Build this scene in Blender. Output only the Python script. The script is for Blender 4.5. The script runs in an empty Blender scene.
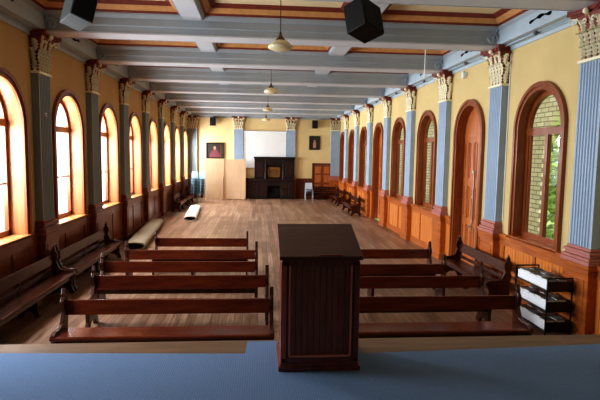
import bpy, bmesh, math, random
from mathutils import Vector, Matrix
random.seed(7)
PI = math.pi
C = bpy.context.scene.collection
sc = bpy.context.scene

# ------------------------------------------------------------------ helpers
def lin(c):
    return tuple(((v/255)/12.92 if v/255 <= .04045 else ((v/255+.055)/1.055)**2.4) for v in c) + (1,)

def newmat(name):
    m = bpy.data.materials.new(name); m.use_nodes = True
    nt = m.node_tree; b = nt.nodes['Principled BSDF']
    return m, nt, b

def mat(name, rgb, rough=.5, noise=.12, scale=6, bump=0, metal=0, spec=.5, stretch=(1, 1, 1)):
    """painted / plain surface: base colour with a soft procedural mottling"""
    m, nt, b = newmat(name); N = nt.nodes; L = nt.links
    b.inputs['Roughness'].default_value = rough
    b.inputs['Metallic'].default_value = metal
    b.inputs['Specular IOR Level'].default_value = spec
    tc = N.new('ShaderNodeTexCoord'); mp = N.new('ShaderNodeMapping'); mp.inputs['Scale'].default_value = stretch
    L.new(tc.outputs['Object'], mp.inputs['Vector'])
    no = N.new('ShaderNodeTexNoise'); no.inputs['Scale'].default_value = scale; no.inputs['Detail'].default_value = 5
    L.new(mp.outputs[0], no.inputs['Vector'])
    r = N.new('ShaderNodeValToRGB'); c = lin(rgb)
    r.color_ramp.elements[0].position = .3; r.color_ramp.elements[1].position = .7
    r.color_ramp.elements[0].color = tuple(v*(1-noise) for v in c[:3])+(1,)
    r.color_ramp.elements[1].color = tuple(min(1, v*(1+noise)) for v in c[:3])+(1,)
    L.new(no.outputs['Fac'], r.inputs['Fac']); L.new(r.outputs[0], b.inputs['Base Color'])
    if bump:
        bp = N.new('ShaderNodeBump'); bp.inputs['Strength'].default_value = bump; bp.inputs['Distance'].default_value = .01
        L.new(no.outputs['Fac'], bp.inputs['Height']); L.new(bp.outputs[0], b.inputs['Normal'])
    return m

def wood(name, dark, light, rough=.35, axis='Z', scale=5, boards=0, spec=.5, baxis='Y'):
    """grain stretched along an axis; optional V-jointed boards (width in m) across baxis"""
    m, nt, b = newmat(name); N = nt.nodes; L = nt.links
    b.inputs['Roughness'].default_value = rough; b.inputs['Specular IOR Level'].default_value = spec
    tc = N.new('ShaderNodeTexCoord'); mp = N.new('ShaderNodeMapping')
    s = {'X': (.12, 1, 1), 'Y': (1, .12, 1), 'Z': (1, 1, .12)}[axis]
    mp.inputs['Scale'].default_value = tuple(v*scale for v in s)
    L.new(tc.outputs['Object'], mp.inputs['Vector'])
    no = N.new('ShaderNodeTexNoise'); no.inputs['Scale'].default_value = 3; no.inputs['Detail'].default_value = 8
    no.inputs['Roughness'].default_value = .65
    L.new(mp.outputs[0], no.inputs['Vector'])
    r = N.new('ShaderNodeValToRGB')
    r.color_ramp.elements[0].position = .32; r.color_ramp.elements[0].color = lin(dark)
    r.color_ramp.elements[1].position = .68; r.color_ramp.elements[1].color = lin(light)
    L.new(no.outputs['Fac'], r.inputs['Fac'])
    out = r.outputs[0]
    if boards:
        sx = N.new('ShaderNodeSeparateXYZ'); L.new(tc.outputs['Object'], sx.inputs[0])
        d = N.new('ShaderNodeMath'); d.operation = 'DIVIDE'; d.inputs[1].default_value = boards
        L.new(sx.outputs[baxis], d.inputs[0])
        fr = N.new('ShaderNodeMath'); fr.operation = 'FRACT'; L.new(d.outputs[0], fr.inputs[0])
        pp = N.new('ShaderNodeMath'); pp.operation = 'PINGPONG'; pp.inputs[1].default_value = .5
        L.new(fr.outputs[0], pp.inputs[0])
        mr = N.new('ShaderNodeMapRange'); mr.inputs['From Min'].default_value = 0; mr.inputs['From Max'].default_value = .09
        L.new(pp.outputs[0], mr.inputs['Value'])
        bp = N.new('ShaderNodeBump'); bp.inputs['Strength'].default_value = .9; bp.inputs['Distance'].default_value = .012
        L.new(mr.outputs[0], bp.inputs['Height']); L.new(bp.outputs[0], b.inputs['Normal'])
        mx = N.new('ShaderNodeMix'); mx.data_type = 'RGBA'; mx.blend_type = 'MULTIPLY'
        mx.inputs[0].default_value = 1
        rr = N.new('ShaderNodeValToRGB'); rr.color_ramp.elements[0].color = (.42, .38, .36, 1); rr.color_ramp.elements[1].color = (1, 1, 1, 1)
        L.new(mr.outputs[0], rr.inputs[0]); L.new(out, mx.inputs[6]); L.new(rr.outputs[0], mx.inputs[7])
        out = mx.outputs[2]
    L.new(out, b.inputs['Base Color'])
    return m

# ---- materials
M = {}
M['wall_l'] = mat('yellow_plaster_shaded', (190, 154, 98), .75, .05, 1.5)  # same yellow plaster, darkened and warmed in colour for the backlit wall's shade
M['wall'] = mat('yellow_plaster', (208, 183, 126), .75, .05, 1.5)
M['wallback'] = mat('yellow_plaster_back', (226, 200, 144), .75, .05, 1.5)
M['beam'] = mat('grey_blue_paint', (158, 166, 172), .45, .06, 2)
M['beamlow'] = mat('beam_paint_lit', (198, 202, 206), .45, .05, 2)  # beam undersides: window light from below put into a paler colour
M['soffit'] = mat('pale_blue_paint', (168, 184, 194), .5, .06, 2)
M['ceil'] = mat('cream_ceiling_paint', (232, 212, 168), .8, .05, 2)
M['red'] = mat('oxide_red_paint', (122, 48, 34), .55, .15, 8)
M['orange'] = mat('ochre_paint', (206, 150, 92), .55, .1, 8)
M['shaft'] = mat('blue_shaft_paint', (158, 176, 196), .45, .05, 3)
M['shaft_l'] = mat('blue_shaft_shaded', (128, 136, 136), .45, .05, 3)  # same blue paint, greyed in colour to carry the left side's shade
M['cream'] = mat('cream_leaf_paint', (248, 238, 204), .6, .08, 20)
M['base'] = mat('dusty_red_paint', (176, 112, 102), .4, .08, 6)
M['wains_r'] = wood('varnished_board_right', (190, 104, 38), (226, 138, 62), .32, 'Z', 4, .11)  # colour brightened to carry the window light falling on this wall
M['wains_l'] = wood('varnished_board_left', (104, 48, 22), (138, 70, 32), .32, 'Z', 4, .11)  # same boards, with the left wall's shade put into a darker colour
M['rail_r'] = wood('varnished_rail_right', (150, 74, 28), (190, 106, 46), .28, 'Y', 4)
M['rail_l'] = wood('varnished_rail_left', (92, 40, 20), (126, 60, 28), .28, 'Y', 4)  # same rails, darkened in colour for the shaded left side
M['wains_b'] = wood('varnished_board_back', (84, 30, 16), (116, 46, 24), .35, 'Z', 4, .14, baxis='X')
M['casing'] = wood('red_brown_casing', (116, 56, 24), (150, 80, 38), .3, 'Z', 4)
M['reveal'] = wood('reveal_window_glow', (150, 92, 48), (178, 118, 68), .4, 'Z', 3)  # left linings: daylight glow put into a lighter wood colour
M['door'] = wood('door_wood', (164, 88, 42), (196, 116, 60), .32, 'Z', 5)
M['pew'] = wood('pew_mahogany', (72, 26, 14), (112, 46, 24), .24, 'X', 4)
M['pewdark'] = wood('pew_end_dark', (48, 20, 12), (76, 34, 20), .25, 'Z', 5)
M['lect'] = wood('lectern_body', (104, 50, 36), (134, 72, 54), .3, 'Z', 6)
M['lectedge'] = wood('lectern_edge', (168, 88, 72), (196, 112, 94), .28, 'Z', 6)
M['lectboard'] = wood('lectern_boards', (118, 66, 50), (146, 88, 68), .45, 'Z', 8, .062, baxis='X')
M['lbead'] = wood('lectern_bead', (214, 130, 110), (236, 156, 134), .28, 'Z', 6)
M['ltop'] = wood('lectern_top', (74, 36, 26), (98, 52, 38), .35, 'X', 5)
M['fire'] = wood('fireplace_dark', (16, 9, 7), (28, 15, 12), .35, 'Z', 6)
M['firepan'] = wood('fireplace_panel', (34, 16, 12), (50, 24, 17), .35, 'Z', 6)
M['ply'] = wood('plywood_sheet', (208, 174, 138), (220, 188, 152), .6, 'Z', 2)
M['black'] = mat('black_plastic', (14, 14, 15), .5, .1, 20)
M['grille'] = mat('black_grille', (7, 7, 8), .8, .3, 200, .2)
M['spgrey'] = mat('speaker_grey', (92, 98, 98), .5, .05, 5)
M['metal'] = mat('black_metal', (18, 18, 20), .35, .1, 10, metal=.4)
M['brass'] = mat('aged_brass', (96, 74, 44), .35, .1, 10, metal=.9)
M['steel'] = mat('worn_steel', (190, 190, 190), .3, .05, 10, metal=.9)
M['white'] = mat('white_card', (238, 240, 244), .6, .03, 5)
M['paper'] = mat('paper_edges', (230, 230, 224), .8, .05, 60)
M['cover'] = mat('dark_cover', (56, 54, 56), .45, .25, 10)
M['cover2'] = mat('grey_cover', (112, 116, 122), .45, .2, 10)
M['screen'] = mat('projection_screen', (232, 234, 232), .8, .02, 2)
M['roll'] = mat('tan_underlay', (158, 142, 118), .9, .12, 30, .3)
M['rollw'] = mat('pale_underlay', (232, 222, 208), .9, .05, 30, .3)
M['dark'] = mat('dark_hollow', (16, 12, 10), .9, .1, 5)
M['gold'] = mat('gilt_frame', (150, 104, 52), .35, .2, 20, metal=.5)
M['chairb'] = mat('pale_blue_plastic', (150, 182, 196), .4, .06, 5)
M['chairg'] = mat('pale_grey_plastic', (196, 202, 208), .4, .06, 5)
M['chairteal'] = mat('teal_pad', (58, 84, 92), .7, .1, 20)  # dark gaps between the stacked chairs put into the seat colour
M['chairseat'] = mat('dark_blue_pad', (34, 44, 58), .7, .1, 20)
M['skin'] = mat('painted_skin', (168, 130, 104), .6, .1, 20)
M['robe'] = mat('painted_robe', (112, 52, 60), .6, .2, 14)
M['canvas'] = mat('dark_canvas', (44, 36, 30), .5, .4, 5)
M['stencil'] = mat('stencil_black', (18, 20, 20), .7, .1, 10)
M['stage'] = wood('stage_boards', (92, 68, 46), (130, 98, 68), .45, 'X', 3)
M['foliage'] = mat('garden_green', (120, 150, 64), .8, .5, 3)
M['grass'] = mat('lawn_green', (160, 180, 90), .9, .2, 8)
M['shrubleaf'] = mat('shrub_leaf', (150, 180, 84), .7, .45, 9)

# lamp shade: milk glass
m, nt, b = newmat('milk_glass'); b.inputs['Base Color'].default_value = lin((236, 222, 180)); b.inputs['Roughness'].default_value = .15
b.inputs['Transmission Weight'].default_value = .15; b.inputs['Subsurface Weight'].default_value = .0
M['milk'] = m
# window glass
def glassmat(name, tint, gl):
    m = bpy.data.materials.new(name); m.use_nodes = True; nt = m.node_tree; N = nt.nodes; L = nt.links
    N.clear(); o = N.new('ShaderNodeOutputMaterial'); t = N.new('ShaderNodeBsdfTransparent'); g = N.new('ShaderNodeBsdfGlossy')
    t.inputs[0].default_value = tint; g.inputs['Roughness'].default_value = .03
    g.inputs['Color'].default_value = (.8, .85, .9, 1)
    lw = N.new('ShaderNodeLayerWeight'); pw = N.new('ShaderNodeMath'); pw.operation = 'POWER'; pw.inputs[1].default_value = 5
    fr = N.new('ShaderNodeMath'); fr.operation = 'MULTIPLY_ADD'; fr.inputs[1].default_value = .35; fr.inputs[2].default_value = .03
    L.new(lw.outputs['Facing'], pw.inputs[0]); L.new(pw.outputs[0], fr.inputs[0])
    mx = N.new('ShaderNodeMixShader'); L.new(fr.outputs[0], mx.inputs[0])
    L.new(t.outputs[0], mx.inputs[1]); L.new(g.outputs[0], mx.inputs[2]); L.new(mx.outputs[0], o.inputs[0])
    return m
M['glass'] = glassmat('window_glass', (.96, .98, 1, 1), .05)

# hall floor: worn narrow boards running down the hall, brown stain rubbed pale
def floor_mat():
    m, nt, b = newmat('worn_floor_boards'); N = nt.nodes; L = nt.links
    tc = N.new('ShaderNodeTexCoord'); mp = N.new('ShaderNodeMapping'); mp.inputs['Rotation'].default_value = (0, 0, PI/2)
    L.new(tc.outputs['Object'], mp.inputs[0])
    br = N.new('ShaderNodeTexBrick'); br.inputs['Scale'].default_value = 1
    br.inputs['Brick Width'].default_value = 2.6; br.inputs['Row Height'].default_value = .14
    br.inputs['Mortar Size'].default_value = .006; br.inputs['Mortar Smooth'].default_value = .2; br.inputs['Bias'].default_value = 0
    br.inputs['Color1'].default_value = lin((136, 102, 76)); br.inputs['Color2'].default_value = lin((178, 144, 116)); br.inputs['Mortar'].default_value = lin((86, 58, 42))
    L.new(mp.outputs[0], br.inputs['Vector'])
    m2 = N.new('ShaderNodeMapping'); m2.inputs['Scale'].default_value = (9, .7, 1); L.new(tc.outputs['Object'], m2.inputs[0])
    n1 = N.new('ShaderNodeTexNoise'); n1.inputs['Scale'].default_value = 2.2; n1.inputs['Detail'].default_value = 8; L.new(m2.outputs[0], n1.inputs['Vector'])
    n2 = N.new('ShaderNodeTexNoise'); n2.inputs['Scale'].default_value = .55; n2.inputs['Detail'].default_value = 4; L.new(tc.outputs['Object'], n2.inputs['Vector'])
    r1 = N.new('ShaderNodeValToRGB'); r1.color_ramp.elements[0].position = .3; r1.color_ramp.elements[1].position = .72
    r1.color_ramp.elements[0].color = (.45, .40, .38, 1); r1.color_ramp.elements[1].color = (1.2, 1.2, 1.22, 1)
    L.new(n1.outputs['Fac'], r1.inputs[0])
    r2 = N.new('ShaderNodeValToRGB'); r2.color_ramp.elements[0].position = .35; r2.color_ramp.elements[1].position = .65
    r2.color_ramp.elements[0].color = (.72, .66, .62, 1); r2.color_ramp.elements[1].color = (1.05, 1.05, 1.08, 1)
    L.new(n2.outputs['Fac'], r2.inputs[0])
    a = N.new('ShaderNodeMix'); a.data_type = 'RGBA'; a.blend_type = 'MULTIPLY'; a.inputs[0].default_value = 1
    L.new(br.outputs['Color'], a.inputs[6]); L.new(r1.outputs[0], a.inputs[7])
    c = N.new('ShaderNodeMix'); c.data_type = 'RGBA'; c.blend_type = 'MULTIPLY'; c.inputs[0].default_value = 1
    L.new(a.outputs[2], c.inputs[6]); L.new(r2.outputs[0], c.inputs[7]); L.new(c.outputs[2], b.inputs['Base Color'])
    mr = N.new('ShaderNodeMapRange'); mr.inputs['To Min'].default_value = .3; mr.inputs['To Max'].default_value = .55
    L.new(n1.outputs['Fac'], mr.inputs[0]); L.new(mr.outputs[0], b.inputs['Roughness'])
    bp = N.new('ShaderNodeBump'); bp.inputs['Strength'].default_value = .25; bp.inputs['Distance'].default_value = .004
    L.new(n1.outputs['Fac'], bp.inputs['Height']); L.new(bp.outputs[0], b.inputs['Normal'])
    return m
M['floor'] = floor_mat()

def carpet_mat():
    m, nt, b = newmat('blue_ribbed_carpet'); N = nt.nodes; L = nt.links
    b.inputs['Roughness'].default_value = .95; b.inputs['Specular IOR Level'].default_value = .15
    tc = N.new('ShaderNodeTexCoord')
    w = N.new('ShaderNodeTexWave'); w.inputs['Scale'].default_value = 14; w.inputs['Distortion'].default_value = 1.2; w.inputs['Detail'].default_value = 3
    w.inputs['Detail Scale'].default_value = 6; L.new(tc.outputs['Object'], w.inputs['Vector'])
    n = N.new('ShaderNodeTexNoise'); n.inputs['Scale'].default_value = 70; n.inputs['Detail'].default_value = 4; L.new(tc.outputs['Object'], n.inputs['Vector'])
    r = N.new('ShaderNodeValToRGB'); r.color_ramp.elements[0].color = lin((84, 108, 142)); r.color_ramp.elements[1].color = lin((134, 160, 198))
    ad = N.new('ShaderNodeMath'); ad.operation = 'MULTIPLY_ADD'; ad.inputs[1].default_value = .25; L.new(w.outputs['Fac'], ad.inputs[0])
    ml = N.new('ShaderNodeMath'); ml.operation = 'MULTIPLY'; ml.inputs[1].default_value = .85; L.new(n.outputs['Fac'], ml.inputs[0]); L.new(ml.outputs[0], ad.inputs[2])
    L.new(ad.outputs[0], r.inputs[0]); L.new(r.outputs[0], b.inputs['Base Color'])
    bp = N.new('ShaderNodeBump'); bp.inputs['Strength'].default_value = .6; bp.inputs['Distance'].default_value = .006
    L.new(ad.outputs[0], bp.inputs['Height']); L.new(bp.outputs[0], b.inputs['Normal'])
    return m
M['carpet'] = carpet_mat()

def brick_mat():
    m, nt, b = newmat('pale_brick'); N = nt.nodes; L = nt.links
    b.inputs['Roughness'].default_value = .9
    tc = N.new('ShaderNodeTexCoord'); sx = N.new('ShaderNodeSeparateXYZ'); cb = N.new('ShaderNodeCombineXYZ')
    L.new(tc.outputs['Object'], sx.inputs[0]); L.new(sx.outputs['Y'], cb.inputs['X']); L.new(sx.outputs['Z'], cb.inputs['Y'])
    br = N.new('ShaderNodeTexBrick'); br.inputs['Scale'].default_value = 1; br.inputs['Brick Width'].default_value = .4; br.inputs['Row Height'].default_value = .14
    br.inputs['Mortar Size'].default_value = .015
    br.inputs['Color1'].default_value = lin((214, 206, 160)); br.inputs['Color2'].default_value = lin((190, 180, 134)); br.inputs['Mortar'].default_value = lin((130, 116, 88))
    L.new(cb.outputs[0], br.inputs['Vector']); L.new(br.outputs['Color'], b.inputs['Base Color'])
    return m
M['brick'] = brick_mat()

# ---- mesh helpers
def link(name, bm, m, parent=None, smooth=False, bevel=0):
    me = bpy.data.meshes.new(name)
    bmesh.ops.recalc_face_normals(bm, faces=bm.faces)
    bm.to_mesh(me); bm.free()
    if isinstance(m, (list, tuple)):
        for x in m: me.materials.append(x)
    else: me.materials.append(m)
    if smooth: me.polygons.foreach_set('use_smooth', [True]*len(me.polygons))
    o = bpy.data.objects.new(name, me); C.objects.link(o)
    if parent is not None: o.parent = parent
    if bevel:
        md = o.modifiers.new('bevel', 'BEVEL'); md.width = bevel; md.segments = 2; md.limit_method = 'ANGLE'
    return o

def box(bm, x0, x1, y0, y1, z0, z1, mi=0):
    r = bmesh.ops.create_cube(bm, size=1)
    for v in r['verts']:
        v.co = Vector((x0+(v.co.x+.5)*(x1-x0), y0+(v.co.y+.5)*(y1-y0), z0+(v.co.z+.5)*(z1-z0)))
    for f in {f for v in r['verts'] for f in v.link_faces}: f.material_index = mi
    return r['verts']

def B(*boxes):
    bm = bmesh.new()
    for b in boxes: box(bm, *b)
    return bm

def prism(bm, pts, a0, a1, axis, mi=0):
    """extrude the polygon pts (p,q) along an axis; p,q are the other two axes in xyz order"""
    def co(p, q, a):
        return {'X': (a, p, q), 'Y': (p, a, q), 'Z': (p, q, a)}[axis]
    v0 = [bm.verts.new(co(p, q, a0)) for p, q in pts]; v1 = [bm.verts.new(co(p, q, a1)) for p, q in pts]
    n = len(pts); fs = [bm.faces.new(v0), bm.faces.new(v1)]
    for i in range(n): fs.append(bm.faces.new((v0[i], v0[(i+1) % n], v1[(i+1) % n], v1[i])))
    for f in fs: f.material_index = mi

def tube(bm, p, q, r, seg=10, r2=None):
    p = Vector(p); q = Vector(q); d = q-p; r2 = r if r2 is None else r2
    g = bmesh.ops.create_cone(bm, cap_ends=True, segments=seg, radius1=r, radius2=r2, depth=d.length)
    rot = d.to_track_quat('Z', 'Y').to_matrix().to_4x4()
    bmesh.ops.transform(bm, matrix=Matrix.Translation((p+q)/2) @ rot, verts=g['verts'])

def lathe(bm, prof, seg=20, c=(0, 0)):
    rings = []
    for r, z in prof:
        rings.append([bm.verts.new((c[0]+r*math.cos(2*PI*i/seg), c[1]+r*math.sin(2*PI*i/seg), z)) for i in range(seg)] if r > 1e-5 else [bm.verts.new((c[0], c[1], z))])
    for a, b_ in zip(rings, rings[1:]):
        for i in range(seg):
            j = (i+1) % seg
            if len(a) > 1 and len(b_) > 1: bm.faces.new((a[i], a[j], b_[j], b_[i]))
            elif len(a) > 1: bm.faces.new((a[i], a[j], b_[0]))
            elif len(b_) > 1: bm.faces.new((a[0], b_[j], b_[i]))

def tag(o, label, cat, group=None, kind=None):
    o['label'] = label; o['category'] = cat
    if group: o['group'] = group
    if kind: o['kind'] = kind
    return o

def thing(name, label, cat, loc=(0, 0, 0), rz=0, group=None):
    o = bpy.data.objects.new(name, None); C.objects.link(o); o.empty_display_size = .1
    o.location = loc; o.rotation_euler = (0, 0, rz)
    return tag(o, label, cat, group)

def struct(o, label=None, cat=None):
    o['kind'] = 'structure'
    if label: o['label'] = label
    if cat: o['category'] = cat
    return o

def sempty(name, loc, rz=0, label=None, cat=None):
    o = bpy.data.objects.new(name, None); C.objects.link(o); o.empty_display_size = .1
    o.location = loc; o.rotation_euler = (0, 0, rz)
    return struct(o, label, cat)

def kids(o): return [c for c in bpy.data.objects if c.parent == o]
def copy_tree(o, parent=None):
    c = o.copy(); C.objects.link(c)
    if parent is not None: c.parent = parent
    for ch in kids(o): copy_tree(ch, c)
    return c
def dup(o, loc, rz=0, label=None, group=None):
    c = copy_tree(o); c.location = loc; c.rotation_euler = (0, 0, rz)
    if label: c['label'] = label
    if group: c['group'] = group
    return c

# ------------------------------------------------------------------ dimensions (metres)
W = 5.0; Y0 = 7.41; S = 3.23; PW = .58; YB = 33.2; YF = -2.0
ZC = 5.95; ZBEAM = 5.38; ZT = 4.56; ZB = 1.53; ZW = 1.30; HS = .8
ZS = 3.44; RO = .87
ORD = ['nearest', 'second', 'third', 'fourth', 'fifth', 'sixth', 'seventh', 'eighth', 'ninth']
def pil_y(k): return Y0 + k*S
def bay_c(k): return (pil_y(k)+PW + pil_y(k+1))/2

# ------------------------------------------------------------------ floor, stage
struct(link('floor', B((-W-.05, W+.05, 5.68, YB+.05, -.15, 0)), M['floor']), 'worn brown floorboards running the length of the hall', 'floor')
st = thing('stage_platform', 'low wooden stage with a bare board edge in the foreground', 'stage', (0, 0, 0))
link('stage_deck', B((-W+.09, W-.09, YF+.01, 5.72, HS-.05, HS)), M['stage'], st, bevel=.01)
link('riser', B((-W+.09, W-.09, 5.64, 5.68, 0, HS-.05)), M['stage'], st)
bm = bmesh.new()
cp = [(-W+.1, YF+.05), (W-.1, YF+.05), (W-.1, 5.44), (2.2, 5.30), (.72, 5.24), (.70, 5.66), (-.54, 5.64), (-.56, 5.29), (-3.0, 5.42), (-W+.1, 5.46)]
prism(bm, cp, HS, HS+.012, 'Z')
tag(link('carpet', bm, M['carpet']), 'blue ribbed carpet covering the stage under the lectern', 'carpet')

# ------------------------------------------------------------------ walls with arched openings
RR, ZR = .76, 3.55          # the right-hand openings are narrower
def arch_wall(bm, x, ya, yb, ztop, yc=None, r=RO, zbot=None, zs=ZS):
    def q(*p): bm.faces.new([bm.verts.new((x, y, z)) for y, z in p])
    if yc is None:
        q((ya, 0), (yb, 0), (yb, ztop), (ya, ztop)); return
    q((ya, 0), (yc-r, 0), (yc-r, ztop), (ya, ztop)); q((yc+r, 0), (yb, 0), (yb, ztop), (yc+r, ztop))
    if zbot > 0: q((yc-r, 0), (yc+r, 0), (yc+r, zbot), (yc-r, zbot))
    n = 24; P = [(yc-r*math.cos(PI*i/n), zs+r*math.sin(PI*i/n)) for i in range(n+1)]
    for a, b_ in zip(P, P[1:]): q(a, b_, (b_[0], ztop), (a[0], ztop))
LW = [-1] + list(range(0, 8)); RW = {0: 'w', 1: 'd', 2: 'w', 3: 'w', 4: 'd', 5: 'w', 6: 'w', 7: 'w'}
bm = bmesh.new()
arch_wall(bm, -W, YF, pil_y(-1), 6.0)
for k in range(-1, 8):
    yb = pil_y(k+1) if k < 7 else YB
    c = bay_c(k) if k < 7 else bay_c(7)-.1
    arch_wall(bm, -W, pil_y(k), yb, 6.0, c, RO, ZW)
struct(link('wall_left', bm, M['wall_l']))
bm = bmesh.new()
arch_wall(bm, W, YF, pil_y(0), 6.0)
for k in range(0, 8):
    yb = pil_y(k+1) if k < 7 else YB
    c = bay_c(k) if k < 7 else bay_c(7)-.1
    arch_wall(bm, W, pil_y(k), yb, 6.0, c, RR, ZW if RW[k] == 'w' else 0, ZR)
struct(link('wall_right', bm, M['wall']))
struct(link('wall_back', B((-W, W, YB, YB+.2, 0, 6.0)), M['wallback']))
struct(link('wall_front', B((-W, W, YF-.2, YF, 0, 6.0)), M['wall']))

# ------------------------------------------------------------------ windows (local: x along the wall, +y into the room)
def band(bm, r0, r1, y0, y1, zbot, zs=None, n=28):
    zs = ZS if zs is None else zs
    """an arched frame: two legs and a half ring between radii r0<r1"""
    def pts(r): return [(-r, zbot)] + [(-r*math.cos(PI*i/n), zs+r*math.sin(PI*i/n)) for i in range(n+1)] + [(r, zbot)]
    I, O = pts(r0), pts(r1); V = {}
    for k, P in (('i', I), ('o', O)):
        for y in (y0, y1): V[k, y] = [bm.verts.new((x, y, z)) for x, z in P]
    m_ = len(I)
    for i in range(m_-1):
        for a, b_ in ((V['i', y0], V['o', y0]), (V['o', y0], V['o', y1]), (V['o', y1], V['i', y1]), (V['i', y1], V['i', y0])):
            bm.faces.new((a[i], a[i+1], b_[i+1], b_[i]))
    for i in (0, m_-1): bm.faces.new((V['i', y0][i], V['o', y0][i], V['o', y1][i], V['i', y1][i]))

def arched_fill(bm, r, y0, y1, zbot, zs=None, n=24, x0=None, x1=None):
    zs = ZS if zs is None else zs
    P = [(-r, zbot)] + [(-r*math.cos(PI*i/n), zs+r*math.sin(PI*i/n)) for i in range(n+1)] + [(r, zbot)]
    if x0 is not None:
        Q = [(x, z) for x, z in P if x0 <= x <= x1]
        def zt(x): return zs + math.sqrt(max(0, r*r-x*x))
        if x0 > -r: Q = [(x0, zbot), (x0, zt(x0))] + [(x, z) for x, z in Q if z > zbot] + [(r, zbot)]
        else: Q = [(-r, zbot)] + [(x, z) for x, z in Q if z > zbot] + [(x1, zt(x1)), (x1, zbot)]
        P = Q
    prism(bm, P, y0, y1, 'Y')

def make_window(kind, idx, loc, rz):
    left = kind == 'l'; D = .34 if left else .22
    w = sempty('window_%d' % idx, loc, rz)
    bm = bmesh.new(); band(bm, RO-.03, RO+.10, 0, .05, ZW+.0); band(bm, RO+.05, RO+.125, 0, .075, ZW)
    link('casing', bm, M['casing'], w)
    bm = bmesh.new(); band(bm, RO-.03, RO+.02, -D, 0.0, ZW)
    link('lining', bm, M['reveal'] if left else M['casing'], w)
    bm = B((-RO-.15, RO+.15, -D, .10, ZW-.03, ZW+.025))
    link('window_sill', bm, M['reveal'] if left else M['rail_r'], w, bevel=.01)
    bm = bmesh.new(); r = RO-.03
    band(bm, r-.09, r, -D, -D+.08, ZW+.02)
    box(bm, -r, r, -D, -D+.09, 3.43, 3.57)                        # transom
    box(bm, -r, r, -D, -D+.08, ZW+.02, ZW+.13)
    if left:
        box(bm, -.025, .025, -D+.01, -D+.06, ZW+.1, 3.45)
        box(bm, -r, r, -D+.015, -D+.05, 2.32, 2.35)
    else:
        box(bm, -.05, .05, -D, -D+.08, ZW+.1, 3.45)
        for s in (-1, 1):                                           # casement stiles
            box(bm, s*(r-.11)-.03, s*(r-.11)+.03, -D+.01, -D+.06, ZW+.1, 3.45)
    link('sash_frame', bm, M['casing'], w)
    bm = bmesh.new(); arched_fill(bm, r-.05, -D+.03, -D+.036, ZW+.06)
    link('glass_pane', bm, M['glass'], w)
    return w

def make_door(idx, loc, rz):
    D = .24
    w = sempty('door_%d' % idx, loc, rz); r = RO-.03
    bm = bmesh.new(); band(bm, r, RO+.10, 0, .06, 0); band(bm, RO+.05, RO+.125, 0, .085, 0)
    link('casing', bm, M['casing'], w)
    bm = bmesh.new(); band(bm, r, RO+.02, -D, 0, 0); link('lining', bm, M['casing'], w)
    for s in (-1, 1):
        bm = bmesh.new()
        if s < 0: arched_fill(bm, r, -D, -D+.05, 0.01, x0=-r, x1=-.006)
        else: arched_fill(bm, r, -D, -D+.05, .01, x0=.006, x1=r)
        lf = link('door_leaf', bm, M['door'], w)
        bm = bmesh.new()                                            # raised panel mouldings
        for z0, z1 in ((.25, 1.15), (1.35, 2.2), (2.4, 3.35)):
            for xa, xb in ((s*.06, s*.33), (s*.39, s*.66)):
                a, b_ = min(xa, xb), max(xa, xb)
                for bb in ((a, b_, z0, z0+.03), (a, b_, z1-.03, z1), (a, a+.03, z0, z1), (b_-.03, b_, z0, z1)):
                    box(bm, bb[0], bb[1], -D+.05, -D+.068, bb[2], bb[3])
                box(bm, a+.07, b_-.07, -D+.05, -D+.062, z0+.07, z1-.07)
        box(bm, min(0, s*.7), max(0, s*.7), -D+.05, -D+.075, 3.5, 3.55)
        link('panel_moulding', bm, M['door'], lf)
    bm = B((-.012, .03, -D+.06, -D+.085, 1.25, 2.6), (-.03, .05, -D+.05, -D+.1, 2.55, 2.62), (-.03, .05, -D+.05, -D+.1, 1.9, 1.95))
    link('bolt_rod', bm, M['steel'], w)
    bm = B((.06, .12, -D+.05, -D+.07, 1.02, 1.22)); tube(bm, (.09, -D+.07, 1.14), (.09, -D+.13, 1.14), .012); tube(bm, (.09, -D+.12, 1.14), (.24, -D+.12, 1.13), .013)
    link('door_handle', bm, M['steel'], w)
    return w

n = 0
wl = wr = None
for k in range(-1, 8):
    c = bay_c(k) if k < 7 else bay_c(7)-.1
    n += 1
    if wl is None: wl = make_window('l', n, (-W, c, 0), -PI/2)
    else:
        o = copy_tree(wl); o.name = 'window_%d' % n; o.location = (-W, c, 0)
RO, ZS = RR, ZR
for k in range(0, 8):
    c = bay_c(k) if k < 7 else bay_c(7)-.1
    if RW[k] == 'w':
        n += 1
        if wr is None: wr = make_window('r', n, (W, c, 0), PI/2)
        else:
            o = copy_tree(wr); o.name = 'window_%d' % n; o.location = (W, c, 0)
    else:
        make_door(1 if k == 1 else 2, (W, c, 0), PI/2)

# ------------------------------------------------------------------ wainscot
def wains(side, idx, segs, mb, mr):
    s = -1 if side == 'l' else 1
    bm = bmesh.new()
    def bx(xa, xb, ya, yb, z0, z1, mi): box(bm, min(s*xa, s*xb), max(s*xa, s*xb), ya, yb, z0, z1, mi)
    for ya, yb in segs:
        bx(W-.04, W, ya, yb, 0, ZW-.03, 0)
        bx(W-.10, W, ya, yb, ZW-.07, ZW, 1); bx(W-.075, W, ya, yb, ZW-.12, ZW-.07, 1)
        bx(W-.065, W, ya, yb, ZW-.24, ZW-.12, 1)
        bx(W-.07, W, ya, yb, 0, .20, 1); bx(W-.085, W, ya, yb, 0, .16, 1)
        m_ = max(1, round((yb-ya)/1.3))
        for i in range(m_+1):
            yy = ya + (yb-ya)*i/m_
            bx(W-.06, W, max(ya, yy-.05), min(yb, yy+.05), .2, ZW-.2, 1)
    return struct(link('trim_%d' % idx, bm, [mb, mr]))
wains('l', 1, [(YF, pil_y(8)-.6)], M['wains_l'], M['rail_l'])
segs = []; ya = YF
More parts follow.
